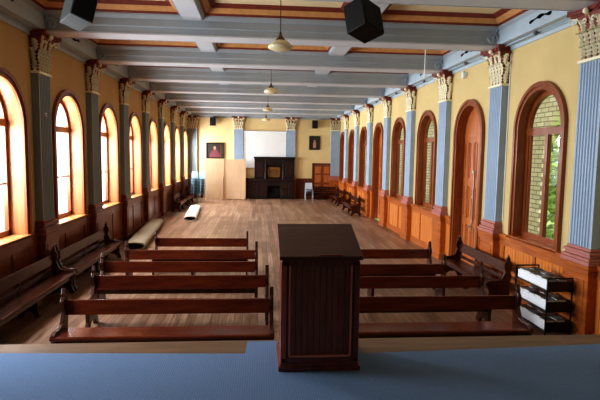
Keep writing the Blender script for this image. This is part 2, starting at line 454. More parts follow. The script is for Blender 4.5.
for k in (1, 4):
    segs.append((ya, bay_c(k)-RO-.13)); ya = bay_c(k)+RO+.13
segs.append((ya, YB))
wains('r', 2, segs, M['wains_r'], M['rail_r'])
bm = bmesh.new()
for xa, xb in ((-W, 3.2), (4.5, W)):
    box(bm, xa, xb, YB-.05, YB, 0, 1.3, 0); box(bm, xa, xb, YB-.10, YB, 1.28, 1.36, 0)
struct(link('trim_3', bm, M['wains_b']))
# double door in the back wall
d = sempty('door_3', (3.85, YB, 0))
link('casing', B((-.68, -.58, -.10, 0, 0, 2.36), (.58, .68, -.10, 0, 0, 2.36), (-.68, .68, -.10, 0, 2.26, 2.38)), M['wains_b'], d)
for s in (-1, 1):
    lf = link('door_leaf', B((min(0, s*.58)+.004, max(0, s*.58)-.004, -.06, 0, .01, 2.26)), M['casing'], d)
    bm = bmesh.new()
    for z0, z1 in ((.2, .95), (1.1, 1.6), (1.7, 2.15)): box(bm, min(s*.1, s*.48), max(s*.1, s*.48), -.08, -.06, z0, z1)
    link('door_panel', bm, M['door'], lf, bevel=.01)

# ------------------------------------------------------------------ ceiling, beams, coffers
struct(link('ceiling', B((-W-.1, W+.1, YF-.1, YB+.1, ZC, ZC+.15)), M['ceil']))
def beam_profile(hw):   # (offset, z) half profile mirrored
    h = [(hw, ZBEAM), (hw, ZBEAM+.13), (hw+.03, ZBEAM+.15), (hw+.03, ZBEAM+.29), (hw+.06, ZBEAM+.31), (hw+.06, ZC)]
    return [(-a, z) for a, z in reversed(h)] + h
ti = 4
for k in range(-2, 9):
    yc = pil_y(k)+PW/2
    if k == 8: yc = YB-.2
    bm = bmesh.new(); prism(bm, [(yc+a, z) for a, z in beam_profile(.26)], -W+.25, W-.25, 'X')
    box(bm, -W+.25, W-.25, yc-.26, yc+.26, ZBEAM-.012, ZBEAM, 1)
    for s in (-1, 1): box(bm, -W+.25, W-.25, yc+s*.262-.008, yc+s*.262+.008, ZBEAM-.02, ZBEAM+.012, 1)
    struct(link('trim_%d' % ti, bm, [M['beam'], M['beamlow']])); ti += 1
XL = (-1.78, 1.70); LH = .21
for xc in XL:
    bm = bmesh.new(); box(bm, xc-LH, xc+LH, YF, YB, 5.685, ZC, 0); box(bm, xc-LH+.02, xc+LH-.02, YF, YB, 5.675, 5.686, 1)
    struct(link('trim_%d' % ti, bm, [M['beam'], M['beamlow']])); ti += 1
# wall soffits with a crown moulding and a picture rail
for s in (-1, 1):
    bm = bmesh.new()
    def bx(xa, xb, z0, z1, mi=0): box(bm, min(s*xa, s*xb), max(s*xa, s*xb), YF, YB, z0, z1, mi)
    bx(W-.30, W, ZBEAM-.004, ZC)
    prism(bm, [(s*W, ZBEAM-.11), (s*(W-.03), ZBEAM-.11), (s*(W-.05), ZBEAM-.05), (s*(W-.1), ZBEAM-.03), (s*(W-.1), ZBEAM), (s*W, ZBEAM)], YF, YB, 'Y')
    bx(W-.15, W-.135, ZBEAM-.02, ZBEAM)
    struct(link('trim_%d' % ti, bm, M['soffit'])); ti += 1
bm = B((-W, W, YB-.5, YB, ZBEAM-.02, ZC), (-W, W, YB-.08, YB, ZBEAM-.12, ZBEAM))
struct(link('trim_%d' % ti, bm, M['beam'])); ti += 1
# painted cornice stepping around every coffer
def coffer(x0, x1, y0, y1):
    global ti
    bm = bmesh.new()
    # (inset, z, material) rings from the beam face inward
    R_ = [(0, 5.68, 0), (.035, 5.73, 0), (.04, 5.76, 1), (.07, 5.78, 1), (.075, 5.80, 2), (.16, 5.875, 2), (.165, 5.885, 1), (.27, 5.945, 1), (.275, 5.951, 0)]
    rings = []
    for d_, z, mi in R_:
        rings.append([bm.verts.new(p) for p in ((x0+d_, y0+d_, z), (x1-d_, y0+d_, z), (x1-d_, y1-d_, z), (x0+d_, y1-d_, z))])
    for i in range(len(R_)-1):
        for j in range(4):
            f = bm.faces.new((rings[i][j], rings[i][(j+1) % 4], rings[i+1][(j+1) % 4], rings[i+1][j])); f.material_index = R_[i][2]
    struct(link('trim_%d' % ti, bm, [M['beam'], M['red'], M['orange']])); ti += 1
xs = [(-W+.30, XL[0]-LH), (XL[0]+LH, XL[1]-LH), (XL[1]+LH, W-.30)]
for k in range(-1, 8):
    ya = pil_y(k)+PW/2+.32; yb = (pil_y(k+1)+PW/2-.32) if k < 7 else YB-.52
    for a, b_ in xs: coffer(a, b_, ya, yb)

# stencilled scroll ornaments on the soffits and small brackets
def scroll(loc, s):
    bm = bmesh.new()
    P = [(-.5, .04, .01), (-.46, .05, .06), (-.38, .05, .07), (-.28, .03, .035), (-.18, .0, .025), (-.08, -.01, .06), (0, 0, .085), (.08, -.01, .06), (.18, .0, .025), (.28, .03, .035), (.38, .05, .07), (.46, .05, .06), (.5, .04, .01)]
    for (a, da, ra), (b_, db, rb) in zip(P, P[1:]):
        vs = [bm.verts.new((da-ra, a, 0)), bm.verts.new((da+ra, a, 0)), bm.verts.new((db+rb, b_, 0)), bm.verts.new((db-rb, b_, 0))]
        bm.faces.new(vs)
    bmesh.ops.solidify(bm, geom=bm.faces[:], thickness=.004)
    o = link('painted_scroll', bm, M['stencil']); o.location = loc; o.rotation_euler = (0, PI/2 if s > 0 else -PI/2, 0)
    return o
for k in range(0, 5):
    for s in (-1, 1):
        o = scroll((s*(W-.302), pil_y(k)+1.6, 5.56), s)
        o.scale = (.5, .75, 1)
        tag(o, 'black stencilled scroll under the %s ceiling edge, %s from the camera' % ('left' if s < 0 else 'right', ORD[k]), 'painted ornament', 'stencilled scrolls on the ceiling edges')

# scrolled brackets where the beams meet the wall band; rods with ball ends along the right-hand soffit
bk0 = None
for k in range(0, 8):
    for s in (-1, 1):
        for e_ in (-1,):
            if bk0 is None:
                bm = bmesh.new(); pts = []
                for i in range(22):
                    t_ = i/21; a = t_*3.4*PI; r_ = .035+.085*(1-t_)
                    pts.append(Vector((.1*(1-t_)-.10+r_*math.cos(a)*.8, 0, .02+r_*math.sin(a))))
                for p, q_ in zip(pts, pts[1:]): tube(bm, p, q_, .014, 6)
                tube(bm, (-.02, 0, .02), (.1, 0, .26), .014, 6)
                o = bk0 = link('trim_%d' % ti, bm, M['soffit'])
            else: o = bk0.copy(); C.objects.link(o); o.name = 'trim_%d' % ti
            ti += 1
            struct(o); o.location = (s*(W-.42), pil_y(k)-.05, ZBEAM+.1); o.scale = (s*1, 1, 1)
for k in range(1, 6):
    t = thing('tie_rod', 'thin grey rod with a ball end under the right ceiling edge, %s from the camera' % ORD[k-1], 'rod', (W-.17, pil_y(k), ZBEAM-.035), 0, 'rods under the right ceiling edge')
    bm = bmesh.new(); tube(bm, (0, -1.25, 0), (0, .06, 0), .012, 8); link('rod', bm, M['soffit'], t)
    bm = bmesh.new(); bmesh.ops.create_uvsphere(bm, u_segments=14, v_segments=8, radius=.045); bmesh.ops.translate(bm, verts=bm.verts, vec=(0, -1.28, 0)); link('ball_end', bm, M['spgrey'], t, smooth=True)

# ------------------------------------------------------------------ pilasters
def make_capital(parent):
    """acanthus capital, local: wall at x=0, projects to +x, centred on y=0"""
    H0, H1 = ZT, 5.36
    core = link('capital', capcore(H0, H1), M['red'], parent)
    bm = bmesh.new()
    def leaf(y, z0, h, w, out0, curl, nx=1, ny=0, x0=.15):
        n_ = 9; prev = None
        for i in range(n_+1):
            t = i/n_; zz = z0 + h*(t if t < .85 else .85-(t-.85)*.9); o_ = out0 + curl*t**3
            ww = w*(.62+.6*math.sin(PI*min(1, t*1.05)))*(.5 if i == n_ else 1)*(1+.30*(-1)**i)
            cx, cy = x0+nx*o_, y+ny*o_
            tx, ty = -ny, nx
            row = [bm.verts.new((cx-tx*ww/2-nx*.012, cy-ty*ww/2-ny*.012, zz)), bm.verts.new((cx+nx*.014, cy+ny*.014, zz)), bm.verts.new((cx+tx*ww/2-nx*.012, cy+ty*ww/2-ny*.012, zz))]
            if prev:
                for a in (0, 1): bm.faces.new((prev[a], prev[a+1], row[a+1], row[a]))
            prev = row
    for y in (-.21, -.07, .07, .21): leaf(y, H0+.02, .27, .115, .015, .07)
    for y in (-.27, -.14, 0, .14, .27): leaf(y, H0+.2, .32, .105, .02, .10)
    for y in (-.2, .2): leaf(y, H0+.44, .24, .11, .05, .10)
    leaf(0, H0+.42, .34, .11, .04, .12)
    for s in (-1, 1):
        leaf(s*.29, H0+.02, .27, .10, .01, .05, 0, s, .08); leaf(s*.30, H0+.2, .32, .10, .02, .08, 0, s, .06)
        leaf(s*.31, H0+.42, .26, .10, .03, .09, 0, s, .12)
    bmesh.ops.solidify(bm, geom=bm.faces[:], thickness=.016)
    # volutes at the corners and small centre scrolls, spirals of tube
    def spiral(c, ux, uy, R, s):
        pts = []
        for i in range(15):
            a = i/14*3.2*PI/1.0*.62; r_ = R*(1-i/17)
            p = Vector(c) + Vector((ux, uy, 0))*(r_*math.cos(a)*s) + Vector((0, 0, 1))*(r_*math.sin(a))
            pts.append(p)
        for p, q in zip(pts, pts[1:]): tube(bm, p, q, .016, 6)
    for s in (-1, 1):
        spiral((.27, s*.34, H1-.17), .55, s*.83, .075, 1)
        tube(bm, (.17, s*.16, H0+.45), (.25, s*.3, H1-.1), .016, 6)
        spiral((.24, s*.10, H1-.2), 0, 1, .055, s)
    g = bmesh.ops.create_icosphere(bm, subdivisions=2, radius=.05)
    bmesh.ops.translate(bm, verts=g['verts'], vec=(.30, 0, H1-.06))
    link('acanthus_leaf', bm, M['cream'], core, smooth=False)
    bm = bmesh.new()
    prism(bm, [(0, -.38), (.34, -.43), (.37, -.38), (.28, -.2), (.26, 0), (.28, .2), (.37, .38), (.34, .43), (0, .38)], H1-.06, H1+.02, 'Z')
    prism(bm, [(0, -.34), (.30, -.39), (.32, -.34), (.25, -.2), (.23, 0), (.25, .2), (.32, .34), (.30, .39), (0, .34)], H1-.09, H1-.06, 'Z')
    link('abacus', bm, M['red'], core)
    link('necking', B((0, .185, -.315, .315, H0-.03, H0+.02)), M['cream'], core, bevel=.01)
def capcore(H0, H1):
    bm = bmesh.new()
    r0 = [bm.verts.new(p) for p in ((0, -.28, H0), (.14, -.28, H0), (.14, .28, H0), (0, .28, H0))]
    r1 = [bm.verts.new(p) for p in ((0, -.29, H0+.5), (.17, -.29, H0+.5), (.17, .29, H0+.5), (0, .29, H0+.5))]
    r2 = [bm.verts.new(p) for p in ((0, -.36, H1-.1), (.26, -.36, H1-.1), (.26, .36, H1-.1), (0, .36, H1-.1))]
    for a, b_ in ((r0, r1), (r1, r2)):
        for i in range(4): bm.faces.new((a[i], a[(i+1) % 4], b_[(i+1) % 4], b_[i]))
    bm.faces.new(r0); bm.faces.new(r2)
    return bm

def make_pilaster(right):
    t = thing('pilaster', '', 'pilaster')
    bm = bmesh.new()                                               # fluted shaft
    P = [(0, -PW/2), (.15, -PW/2)]; nf = 7; e = .035; fw = (PW-2*e)/nf
    for i in range(nf):
        a = -PW/2+e+i*fw
        P += [(.15, a+.008), (.132, a+.022), (.126, a+fw/2), (.132, a+fw-.022), (.15, a+fw-.008)]
    P += [(.15, PW/2), (0, PW/2)]
    prism(bm, P, ZB, ZT-.02, 'Z')
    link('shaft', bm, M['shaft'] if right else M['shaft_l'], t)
    bm = bmesh.new()                                               # moulded base
    for z0, z1, e_ in ((1.27, 1.34, .085), (1.34, 1.39, .07), (1.39, 1.44, .035), (1.44, 1.49, .055), (1.49, 1.54, .02)):
        box(bm, 0, .15+e_, -PW/2-e_, PW/2+e_, z0, z1)
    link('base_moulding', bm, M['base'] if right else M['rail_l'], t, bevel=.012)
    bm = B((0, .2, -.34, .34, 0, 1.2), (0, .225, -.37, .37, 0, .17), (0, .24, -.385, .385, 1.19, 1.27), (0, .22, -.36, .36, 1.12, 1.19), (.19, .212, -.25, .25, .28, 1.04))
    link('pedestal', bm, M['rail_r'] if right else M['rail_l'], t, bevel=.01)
    make_capital(t)
    return t
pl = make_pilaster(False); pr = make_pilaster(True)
for k in range(1, 9):
    o = pl if k == 1 else copy_tree(pl)
    if k < 8:
        o.location = (-W, pil_y(k)+PW/2, 0)
        o['label'] = 'grey-blue pilaster with gilt leafy capital, %s from the camera along the left wall' % ORD[k-1]
    else:
        o.location = (-W+.32, YB, 0); o.rotation_euler = (0, 0, -PI/2)
        o['label'] = 'grey-blue pilaster in the far left corner on the back wall'
    o['group'] = 'pilasters'
for k in range(0, 9):
    o = pr if k == 0 else copy_tree(pr)
    if k < 8:
        o.location = (W, pil_y(k)+PW/2, 0); o.rotation_euler = (0, 0, PI)
        o['label'] = 'blue fluted pilaster with cream leafy capital, %s from the camera along the right wall' % ORD[k]
    else:
        o.location = (W-.32, YB, 0); o.rotation_euler = (0, 0, -PI/2)
        o['label'] = 'blue pilaster in the far right corner on the back wall'
    o['group'] = 'pilasters'
for x, lab in ((-1.72, 'grey-blue pilaster on the back wall left of the white screen'), (1.72, 'grey-blue pilaster on the back wall right of the white screen')):
    o = copy_tree(pr); o.location = (x, YB, 0); o.rotation_euler = (0, 0, -PI/2); o['label'] = lab; o['group'] = 'pilasters'

# ------------------------------------------------------------------ pews (face -y, origin under the backrest)
def end_profile():
    return [(.10, 0), (.10, .05), (.05, .14), (.045, .42), (.06, .52), (.075, .60), (.05, .68), (.08, .76), (.085, .84), (.06, .88),
            (.035, .90), (.04, .94), (.02, .98), (0, 1.03), (-.02, .98), (-.04, .94), (-.035, .90), (-.06, .88), (-.085, .84), (-.08, .76), (-.05, .68),
            (-.09, .60), (-.13, .53), (-.24, .50), (-.38, .50), (-.45, .47), (-.46, .42), (-.42, .38), (-.38, .28), (-.38, .14), (-.43, .05), (-.43, 0),
            (-.33, 0), (-.30, .07), (-.22, .12), (-.10, .12), (-.04, .06), (-.02, 0)]
def make_pew(Ln, second=False, mid=False):
    t = thing('pew', '', 'pew')
    h = Ln/2
    for s in (-1, 1):
        bm = bmesh.new(); prism(bm, end_profile(), s*h-.03 if s < 0 else s*h-.03, s*h+.03, 'X')
        link('end_panel', bm, M['pewdark'], t, bevel=.008)
    bm = bmesh.new(); prism(bm, [(.06, 0), (.02, .14), (.035, .42), (-.36, .41), (-.33, .28), (-.33, .1), (-.38, 0), (-.28, 0), (-.22, .1), (-.1, .1), (-.04, 0)], -.03, .03, 'X')
    box(bm, -.03, .03, .0, .045, .42, .64)
    if mid: link('centre_support', bm, M['pewdark'], t)
    else: bm.free()
    bm = bmesh.new()
    prism(bm, [(-.005, .625), (.03, .625), (.055, .835), (.01, .84)], -h+.03, h-.03, 'X')
    link('back_rail', bm, M['pew'], t, bevel=.006)
    if second:
        link('lower_rail', B((-h+.03, h-.03, -.0, .03, .47, .55)), M['pewdark'], t, bevel=.006)
    bm = bmesh.new(); prism(bm, [(.02, .405), (.02, .43), (-.42, .455), (-.455, .45), (-.46, .425), (-.45, .405)], -h-.035, h+.035, 'X')
    link('seat', bm, M['pew'], t, bevel=.005)
    link('seat_apron', B((-h+.03, h-.03, -.36, -.335, .30, .405)), M['pewdark'], t)
    return t
pew = make_pew(2.98); pewm = make_pew(2.98, mid=True)
rows = [(-1.71, 7.26, -.006, 1, 0, 'nearest the stage on the left of the lectern'), (-1.75, 8.70, -.01, 1, 0, 'second from the stage on the left side'),
        (-1.94, 9.83, -.008, 1, 0, 'third from the stage on the left side'), (-1.87, 11.06, -.006, .95, 1, 'fourth from the stage on the left side, turned away from the stage'),
        (-1.82, 12.56, -.02, .76, 0, 'farthest back on the left side, facing the stage'),
        (2.11, 7.28, 0, 1, 0, 'nearest the stage, right of the lectern'), (2.11, 8.53, 0, 1, 0, 'second from the stage on the right side'),
        (1.86, 9.58, 0, .97, 1, 'third from the stage on the right side, turned away from the stage'), (2.03, 11.05, 0, 1, 0, 'farthest back on the right side, facing the stage')]
used = set()
for x, y, a, sxx, flip, lab in rows:
    src = pewm if flip else pew
    o = copy_tree(src) if src.name in used else src
    used.add(src.name)
    o.location = (x, y, 0); o['label'] = 'dark wooden pew %s' % lab; o['group'] = 'pews by the stage'
    o.rotation_euler = (0, 0, a + (PI if flip else 0)); o.scale = (sxx, 1, 1)
# benches along the side walls
wb = make_pew(3.0, True, True); wb['category'] = 'bench'; wb.name = 'wall_bench'
for c_ in kids(wb):
    if c_.name.startswith(('back_rail', 'seat')):
        c_.data.materials[0] = M['pewdark']  # darker wood here stands in for the shading on the wall benches
LB = [(-4.66, 9.12, -PI/2, 3.05, 'dark wooden bench against the left wall, nearest the camera'), (-4.66, 12.52, -PI/2, 3.45, 'dark wooden bench against left wall beside the second pilaster base'),
      (-4.66, 26.6, -PI/2, 2.6, 'dark bench on the left wall beyond the pale roll'), (-4.66, 29.15, -PI/2, 2.1, 'dark bench on the left wall just before the stacked blue chairs'),
      (4.60, 10.72, PI/2, 2.45, 'dark open-backed bench against the right wall beneath the tall door'),
      (4.52, 25.2, PI/2, 2.5, 'small dark bench far down the right wall beneath the windows'),
      (4.55, 29.6, PI/2, 2.2, 'dark bench on the right wall near the far corner'),
      (3.75, 32.85, 0, 1.9, 'dark bench before the red-brown door in the back wall')]
for i, (x, y, rz, ln, lab) in enumerate(LB):
    o = wb if i == 0 else copy_tree(wb)
    o.name = 'wall_bench'
    # local -y (seat side) faces the room
    o.location = (x, y, 0); o.rotation_euler = (0, 0, -rz if abs(rz) > .1 else 0)
    o.rotation_euler = (0, 0, PI/2 if x < -4 else (-PI/2 if rz else 0))
    o.scale = (ln/3.0, .92 if x < -4 else 1, 1); o['label'] = lab; o['group'] = 'benches along the walls'

# ------------------------------------------------------------------ lectern
lt = thing('lectern', 'dark wooden lectern with sloping top and boarded front on the blue carpet', 'lectern', (.2, 0, 0))
yf, yb = 4.84, 5.46; hw = .385
link('plinth', B((-hw-.03, hw+.03, yf-.03, yb+.02, HS+.012, HS+.06), (-hw-.015, hw+.015, yf-.015, yb+.01, HS+.06, HS+.09)), M['lect'], lt, bevel=.006)
bm = bmesh.new(); prism(bm, [(yf+.03, HS+.085), (yb, HS+.085), (yb, 2.17), (yf+.03, 1.95)], -hw, hw, 'X')
link('body', bm, M['lect'], lt)
for s in (-1, 1):
    link('corner_post', B((s*hw-.045, s*hw+.012, yf-.0, yf+.06, HS+.09, 1.93)) if s > 0 else B((s*hw-.012, s*hw+.045, yf, yf+.06, HS+.09, 1.93)), M['lectedge'] if s < 0 else M['lect'], lt, bevel=.006)
    link('panel_bead', B((s*(hw-.075)-.009, s*(hw-.075)+.009, yf-.006, yf+.04, HS+.16, 1.885)), M['lbead'], lt, bevel=.004)
link('front_panel', B((-hw+.06, hw-.06, yf+.022, yf+.034, HS+.1, 1.92)), M['lectboard'], lt)
link('rail', B((-hw, hw, yf, yf+.06, HS+.085, HS+.14)), M['lect'], lt, bevel=.005)
link('rail', B((-hw, hw, yf, yf+.06, 1.88, 1.945)), M['lect'], lt, bevel=.005)
bm = bmesh.new(); prism(bm, [(yf-.04, 1.945), (yf-.04, 1.985), (yf-.02, 1.99), (yb+.04, 2.215), (yb+.05, 2.18), (yb+.05, 2.15)], -hw-.03, hw+.035, 'X')
link('sloping_top', bm, M['ltop'], lt, bevel=.008)
link('panel_bead', B((-hw+.075, hw-.075, yf-.006, yf+.04, HS+.145, HS+.163)), M['lbead'], lt, bevel=.004)
link('book_lip', B((-.02, .22, yf-.02, yf+.0, 1.985, 2.002)), M['lectedge'], lt, bevel=.004)

# ------------------------------------------------------------------ book trolley by the right wall
tx0, tx1, ty0, ty1 = 4.28, 4.73, 7.6, 8.62
tr = thing('book_trolley', 'black metal three-tier trolley of white boxes beside the right wall', 'trolley', ((tx0+tx1)/2, (ty0+ty1)/2, 0))
cx, cy = (tx0+tx1)/2, (ty0+ty1)/2; ax, ay = (tx1-tx0)/2, (ty1-ty0)/2
ZTI = (.12, .46, .80)
for z in ZTI:
    link('shelf', B((-ax, ax, -ay, ay, z, z+.015), (-ax+.02, ax, -ay, -ay+.012, z, z+.17), (-ax, ax, ay-.012, ay, z, z+.17), (ax-.012, ax, -ay, ay, z, z+.1)), M['metal'], tr)
for sx_ in (-1, 1):
    for sy_ in (-1, 1):
        bm = bmesh.new(); tube(bm, (sx_*(ax-.012), sy_*(ay-.012), .05), (sx_*(ax-.012), sy_*(ay-.012), 1.02), .014)
        link('post', bm, M['metal'], tr)
        bm = bmesh.new(); tube(bm, (sx_*(ax-.03)-.012, sy_*(ay-.03), .03), (sx_*(ax-.03)+.012, sy_*(ay-.03), .03), .03, 14); link('castor', bm, M['black'], tr)
for sy_ in (-1, 1):
    bm = bmesh.new(); tube(bm, (-ax+.01, sy_*(ay-.012), 1.02), (ax-.01, sy_*(ay-.012), 1.02), .014)
    link('handle_bar', bm, M['metal'], tr)
first = None
TN = ['bottom', 'middle', 'top']
for ti_, z in enumerate(ZTI):
    bm = bmesh.new(); z0 = z+.016
    a, b_, c_, d_ = -ax+.03, ax-.05, -ay+.04, ay-.04
    for bb in ((a, b_, c_, d_, z0, z0+.006), (a, a+.006, c_, d_, z0, z0+.145), (b_-.006, b_, c_, d_, z0, z0+.12), (a, b_, c_, c_+.006, z0, z0+.12), (a, b_, d_-.006, d_, z0, z0+.12)): box(bm, *bb)
    o = link('cardboard_box', bm, M['white']); o.location = (cx, cy, 0)
    tag(o, 'long white box on the %s tier of the black trolley' % TN[ti_], 'box', 'white boxes on the trolley')
    for i in range(5):
        for j in range(2):
            if first is None:
                bk = thing('booklet', '', 'book')
                link('cover', B((-.085, .085, -.085, .085, .15, .156), (-.085, .085, -.085, .085, 0, .005), (.079, .085, -.085, .085, .005, .15)), M['cover'], bk)
                link('pages', B((-.081, .079, -.08, .08, .005, .15)), M['paper'], bk)
                first = bk; b2 = bk
            else: b2 = copy_tree(first)
            b2.location = (cx-.10+j*.18, cy-.36+i*.18, z0+.012+.01*((i+j) % 2)); b2.rotation_euler = (0, 0, 0); b2.scale = (.95, 1, 1)
            if (i*2+j+ti_) % 3 == 1:
                cvr = [c for c in kids(b2) if c.name.startswith('cover')][0]; cvr.data = cvr.data.copy(); cvr.data.materials[0] = M['cover2']
            b2['label'] = 'thick book lying inside the white box on the %s tier of the trolley' % TN[ti_]
            b2['group'] = 'books on the %s tier of the trolley' % TN[ti_]

# ------------------------------------------------------------------ rolled underlay on the floor
def make_roll(name, lab, x0, y0, x1, y1, wd, ht, mm):
    L_ = math.hypot(x1-x0, y1-y0); ang = math.atan2(y1-y0, x1-x0)-PI/2
    t = thing(name, lab, 'rolled carpet', (x0, y0, 0), ang, None)
    bm = bmesh.new(); n_ = 26; e = .035
    def oval(a, h, n_=n_): return [(a*math.copysign(abs(math.cos(2*PI*i/n_))**.7, math.cos(2*PI*i/n_)), ht/2+h*math.copysign(abs(math.sin(2*PI*i/n_))**.8, math.sin(2*PI*i/n_))) for i in range(n_)]
    O = oval(wd/2, ht/2); I = oval(wd/2-e, ht/2-e)
    V = {}
    for k_, P in (('o', O), ('i', I)):
        for y in (0, L_): V[k_, y] = [bm.verts.new((p, y, q)) for p, q in P]
    for i in range(n_):
        j = (i+1) % n_
        bm.faces.new((V['o', 0][i], V['o', 0][j], V['o', L_][j], V['o', L_][i])); bm.faces.new((V['i', 0][i], V['i', 0][j], V['i', L_][j], V['i', L_][i]))
        for y in (0, L_): bm.faces.new((V['o', y][i], V['o', y][j], V['i', y][j], V['i', y][i]))
    link('outer_layer', bm, mm, t, smooth=False)
    bm = bmesh.new()                                               # inner windings set back inside
    for q in range(1, 4):
        a = wd/2-e-.02*q-.01; h = ht/2-e-.012*q-.008
        P = oval(a, h); va = [bm.verts.new((p, .05, z)) for p, z in P]; vb = [bm.verts.new((p, L_-.05, z)) for p, z in P]
        for i in range(n_): bm.faces.new((va[i], va[(i+1) % n_], vb[(i+1) % n_], vb[i]))
    va = [bm.verts.new((p, .12, z)) for p, z in oval(wd/2-e-.02, ht/2-e-.02)]; bm.faces.new(va)
    link('inner_winding', bm, M['dark'], t)  # near-black colour stands for the shade inside the roll's hollow
    return t
make_roll('rolled_underlay', 'long flattened tan roll of underlay lying along the left wall', -4.15, 15.3, -4.62, 20.9, .62, .24, M['roll'])
make_roll('rolled_underlay', 'short flattened off-white roll lying on the bare floor on the left', -3.37, 21.9, -3.72, 26.6, .54, .22, M['rollw'])

# ------------------------------------------------------------------ back wall furnishings
fp = thing('fireplace', 'dark carved wooden fireplace surround with tall overmantel on back wall', 'fireplace', (.62, YB-.05, 0))
link('hearth_surround', B((-1.62, -.42, -.45, 0, 0, 1.18), (.42, 1.36, -.45, 0, 0, 1.18), (-.42, .42, -.45, 0, .86, 1.18)), M['fire'], fp, bevel=.01)
link('firebox', B((-.42, .42, -.06, -.03, 0, .86), (-.42, -.40, -.43, -.03, 0, .86), (.40, .42, -.43, -.03, 0, .86)), M['dark'], fp)
link('grate', B((-.3, .3, -.3, -.28, .1, .35), (-.3, .3, -.12, -.1, .1, .35), (-.3, .3, -.3, -.1, .08, .1)), M['metal'], fp)
for xa, xb in ((-1.5, -1.02), (-.92, -.5), (.5, .88), (.95, 1.28)):
    link('carved_panel', B((xa, xb, -.475, -.45, .18, .62), (xa, xb, -.475, -.45, .7, 1.06)), M['firepan'], fp, bevel=.012)
link('mantel_shelf', B((-1.66, 1.42, -.56, 0, 1.24, 1.31), (-1.6, 1.38, -.5, 0, 1.17, 1.24)), M['firepan'], fp, bevel=.012)
link('overmantel', B((-1.28, -.58, -.3, 0, 1.31, 2.58), (.58, 1.32, -.3, 0, 1.31, 2.58), (-.58, .58, -.12, 0, 1.31, 2.58), (-.58, .58, -.3, 0, 2.25, 2.58)), M['fire'], fp, bevel=.01)
link('cornice', B((-1.34, 1.38, -.42, 0, 2.66, 2.76), (-1.3, 1.34, -.36, 0, 2.58, 2.66)), M['fire'], fp, bevel=.015)
for x in (-.56, .60):
    bm = bmesh.new(); lathe(bm, [(.0, 1.31), (.07, 1.31), (.07, 1.38), (.045, 1.42), (.055, 1.8), (.04, 2.15), (.07, 2.2), (.07, 2.25), (0, 2.25)], 14, (x, -.36))
    link('turned_column', bm, M['firepan'], fp, smooth=True)
for xa, xb in ((-1.2, -.72), (.74, 1.24)): link('carved_panel', B((xa, xb, -.32, -.3, 1.45, 2.45)), M['firepan'], fp, bevel=.015)
fr = link('mirror_frame', B((-.4, .4, -.17, -.12, 1.95, 2.08), (-.4, .4, -.17, -.12, 1.42, 1.50), (-.4, -.32, -.17, -.12, 1.42, 2.08), (.32, .4, -.17, -.12, 1.42, 2.08)), M['gold'], fp, bevel=.01)
link('mirror', B((-.33, .33, -.14, -.125, 1.48, 1.97)), mat('dim_mirror', (120, 84, 52), .2, .3, 4), fr)

ps = thing('projection_screen', 'large white projection screen hung between two back wall pilasters', 'screen', (0, YB-.08, 0))
link('screen_cloth', B((-1.40, 1.40, -.01, 0, 2.05, 4.35)), M['screen'], ps)
bm = bmesh.new(); tube(bm, (-1.42, 0, 4.4), (1.42, 0, 4.4), .05, 14); link('roller_case', bm, M['white'], ps)
bm = bmesh.new(); tube(bm, (-1.4, 0, 2.04), (1.4, 0, 2.04), .02, 10); link('bottom_bar', bm, M['white'], ps)

for i, (xa, xb, yy, h) in enumerate(((-3.92, -2.64, 32.2, 2.56), (-2.62, -1.22, 32.25, 2.58))):
    o = thing('plywood_panel', ['plain tan board standing on edge, left of the pair', 'plain tan board standing on edge beside the fireplace'][i], 'board', ((xa+xb)/2, yy, 0), 0, 'tan boards before the back wall')
    a = (xb-xa)/2
    link('sheet', B((-a, a, -.02, .02, .03, h)), M['ply'], o, bevel=.004)
    link('foot', B((-a+.1, -a+.18, -.22, .3, 0, .04), (a-.18, a-.1, -.22, .3, 0, .04)), M['ply'], o)

def wallbox_speaker(x, z, lab):
    t = thing('wall_speaker', lab, 'speaker', (x, YB-.32, z), 0, 'speakers on the back wall')
    link('cabinet', B((-.18, .18, -.15, .15, -.26, .26)), M['black'], t, bevel=.015)
    link('grille', B((-.16, .16, -.165, -.15, -.24, .24)), M['grille'], t, bevel=.005)
    link('bracket', B((-.04, .04, .15, .32, -.05, .05)), M['metal'], t)
wallbox_speaker(-3.35, 4.98, 'black speaker high on the back wall above the portrait')
wallbox_speaker(3.27, 4.92, 'black speaker high on back wall above the small painting')

# portrait of a robed sitter
pt = thing('portrait_painting', 'framed portrait of a person in rose robes above the tan boards', 'painting', (-3.24, YB-.03, 3.12))
link('frame', B((-.58, .58, -.05, .03, .44, .52), (-.58, .58, -.05, .03, -.52, -.44), (-.58, -.5, -.05, .03, -.44, .44), (.5, .58, -.05, .03, -.44, .44)), M['fire'], pt, bevel=.01)
link('canvas', B((-.5, .5, -.01, .02, -.44, .44)), M['canvas'], pt)
bm = bmesh.new(); prism(bm, [(-.36, -.44), (-.33, -.2), (-.2, -.02), (-.08, .06), (.06, .06), (.18, -.02), (.3, -.2), (.36, -.44)], -.022, -.012, 'Y'); link('painted_robe', bm, M['robe'], pt)
bm = bmesh.new(); prism(bm, [(-.02+.085*math.cos(a*PI/8), .17+.115*math.sin(a*PI/8)) for a in range(16)], -.024, -.014, 'Y'); link('painted_face', bm, M['skin'], pt)
bm = bmesh.new(); prism(bm, [(.36, -.44), (.40, -.44), (.40, .40), (.36, .40)], -.022, -.012, 'Y'); link('painted_drape', bm, M['gold'], pt)

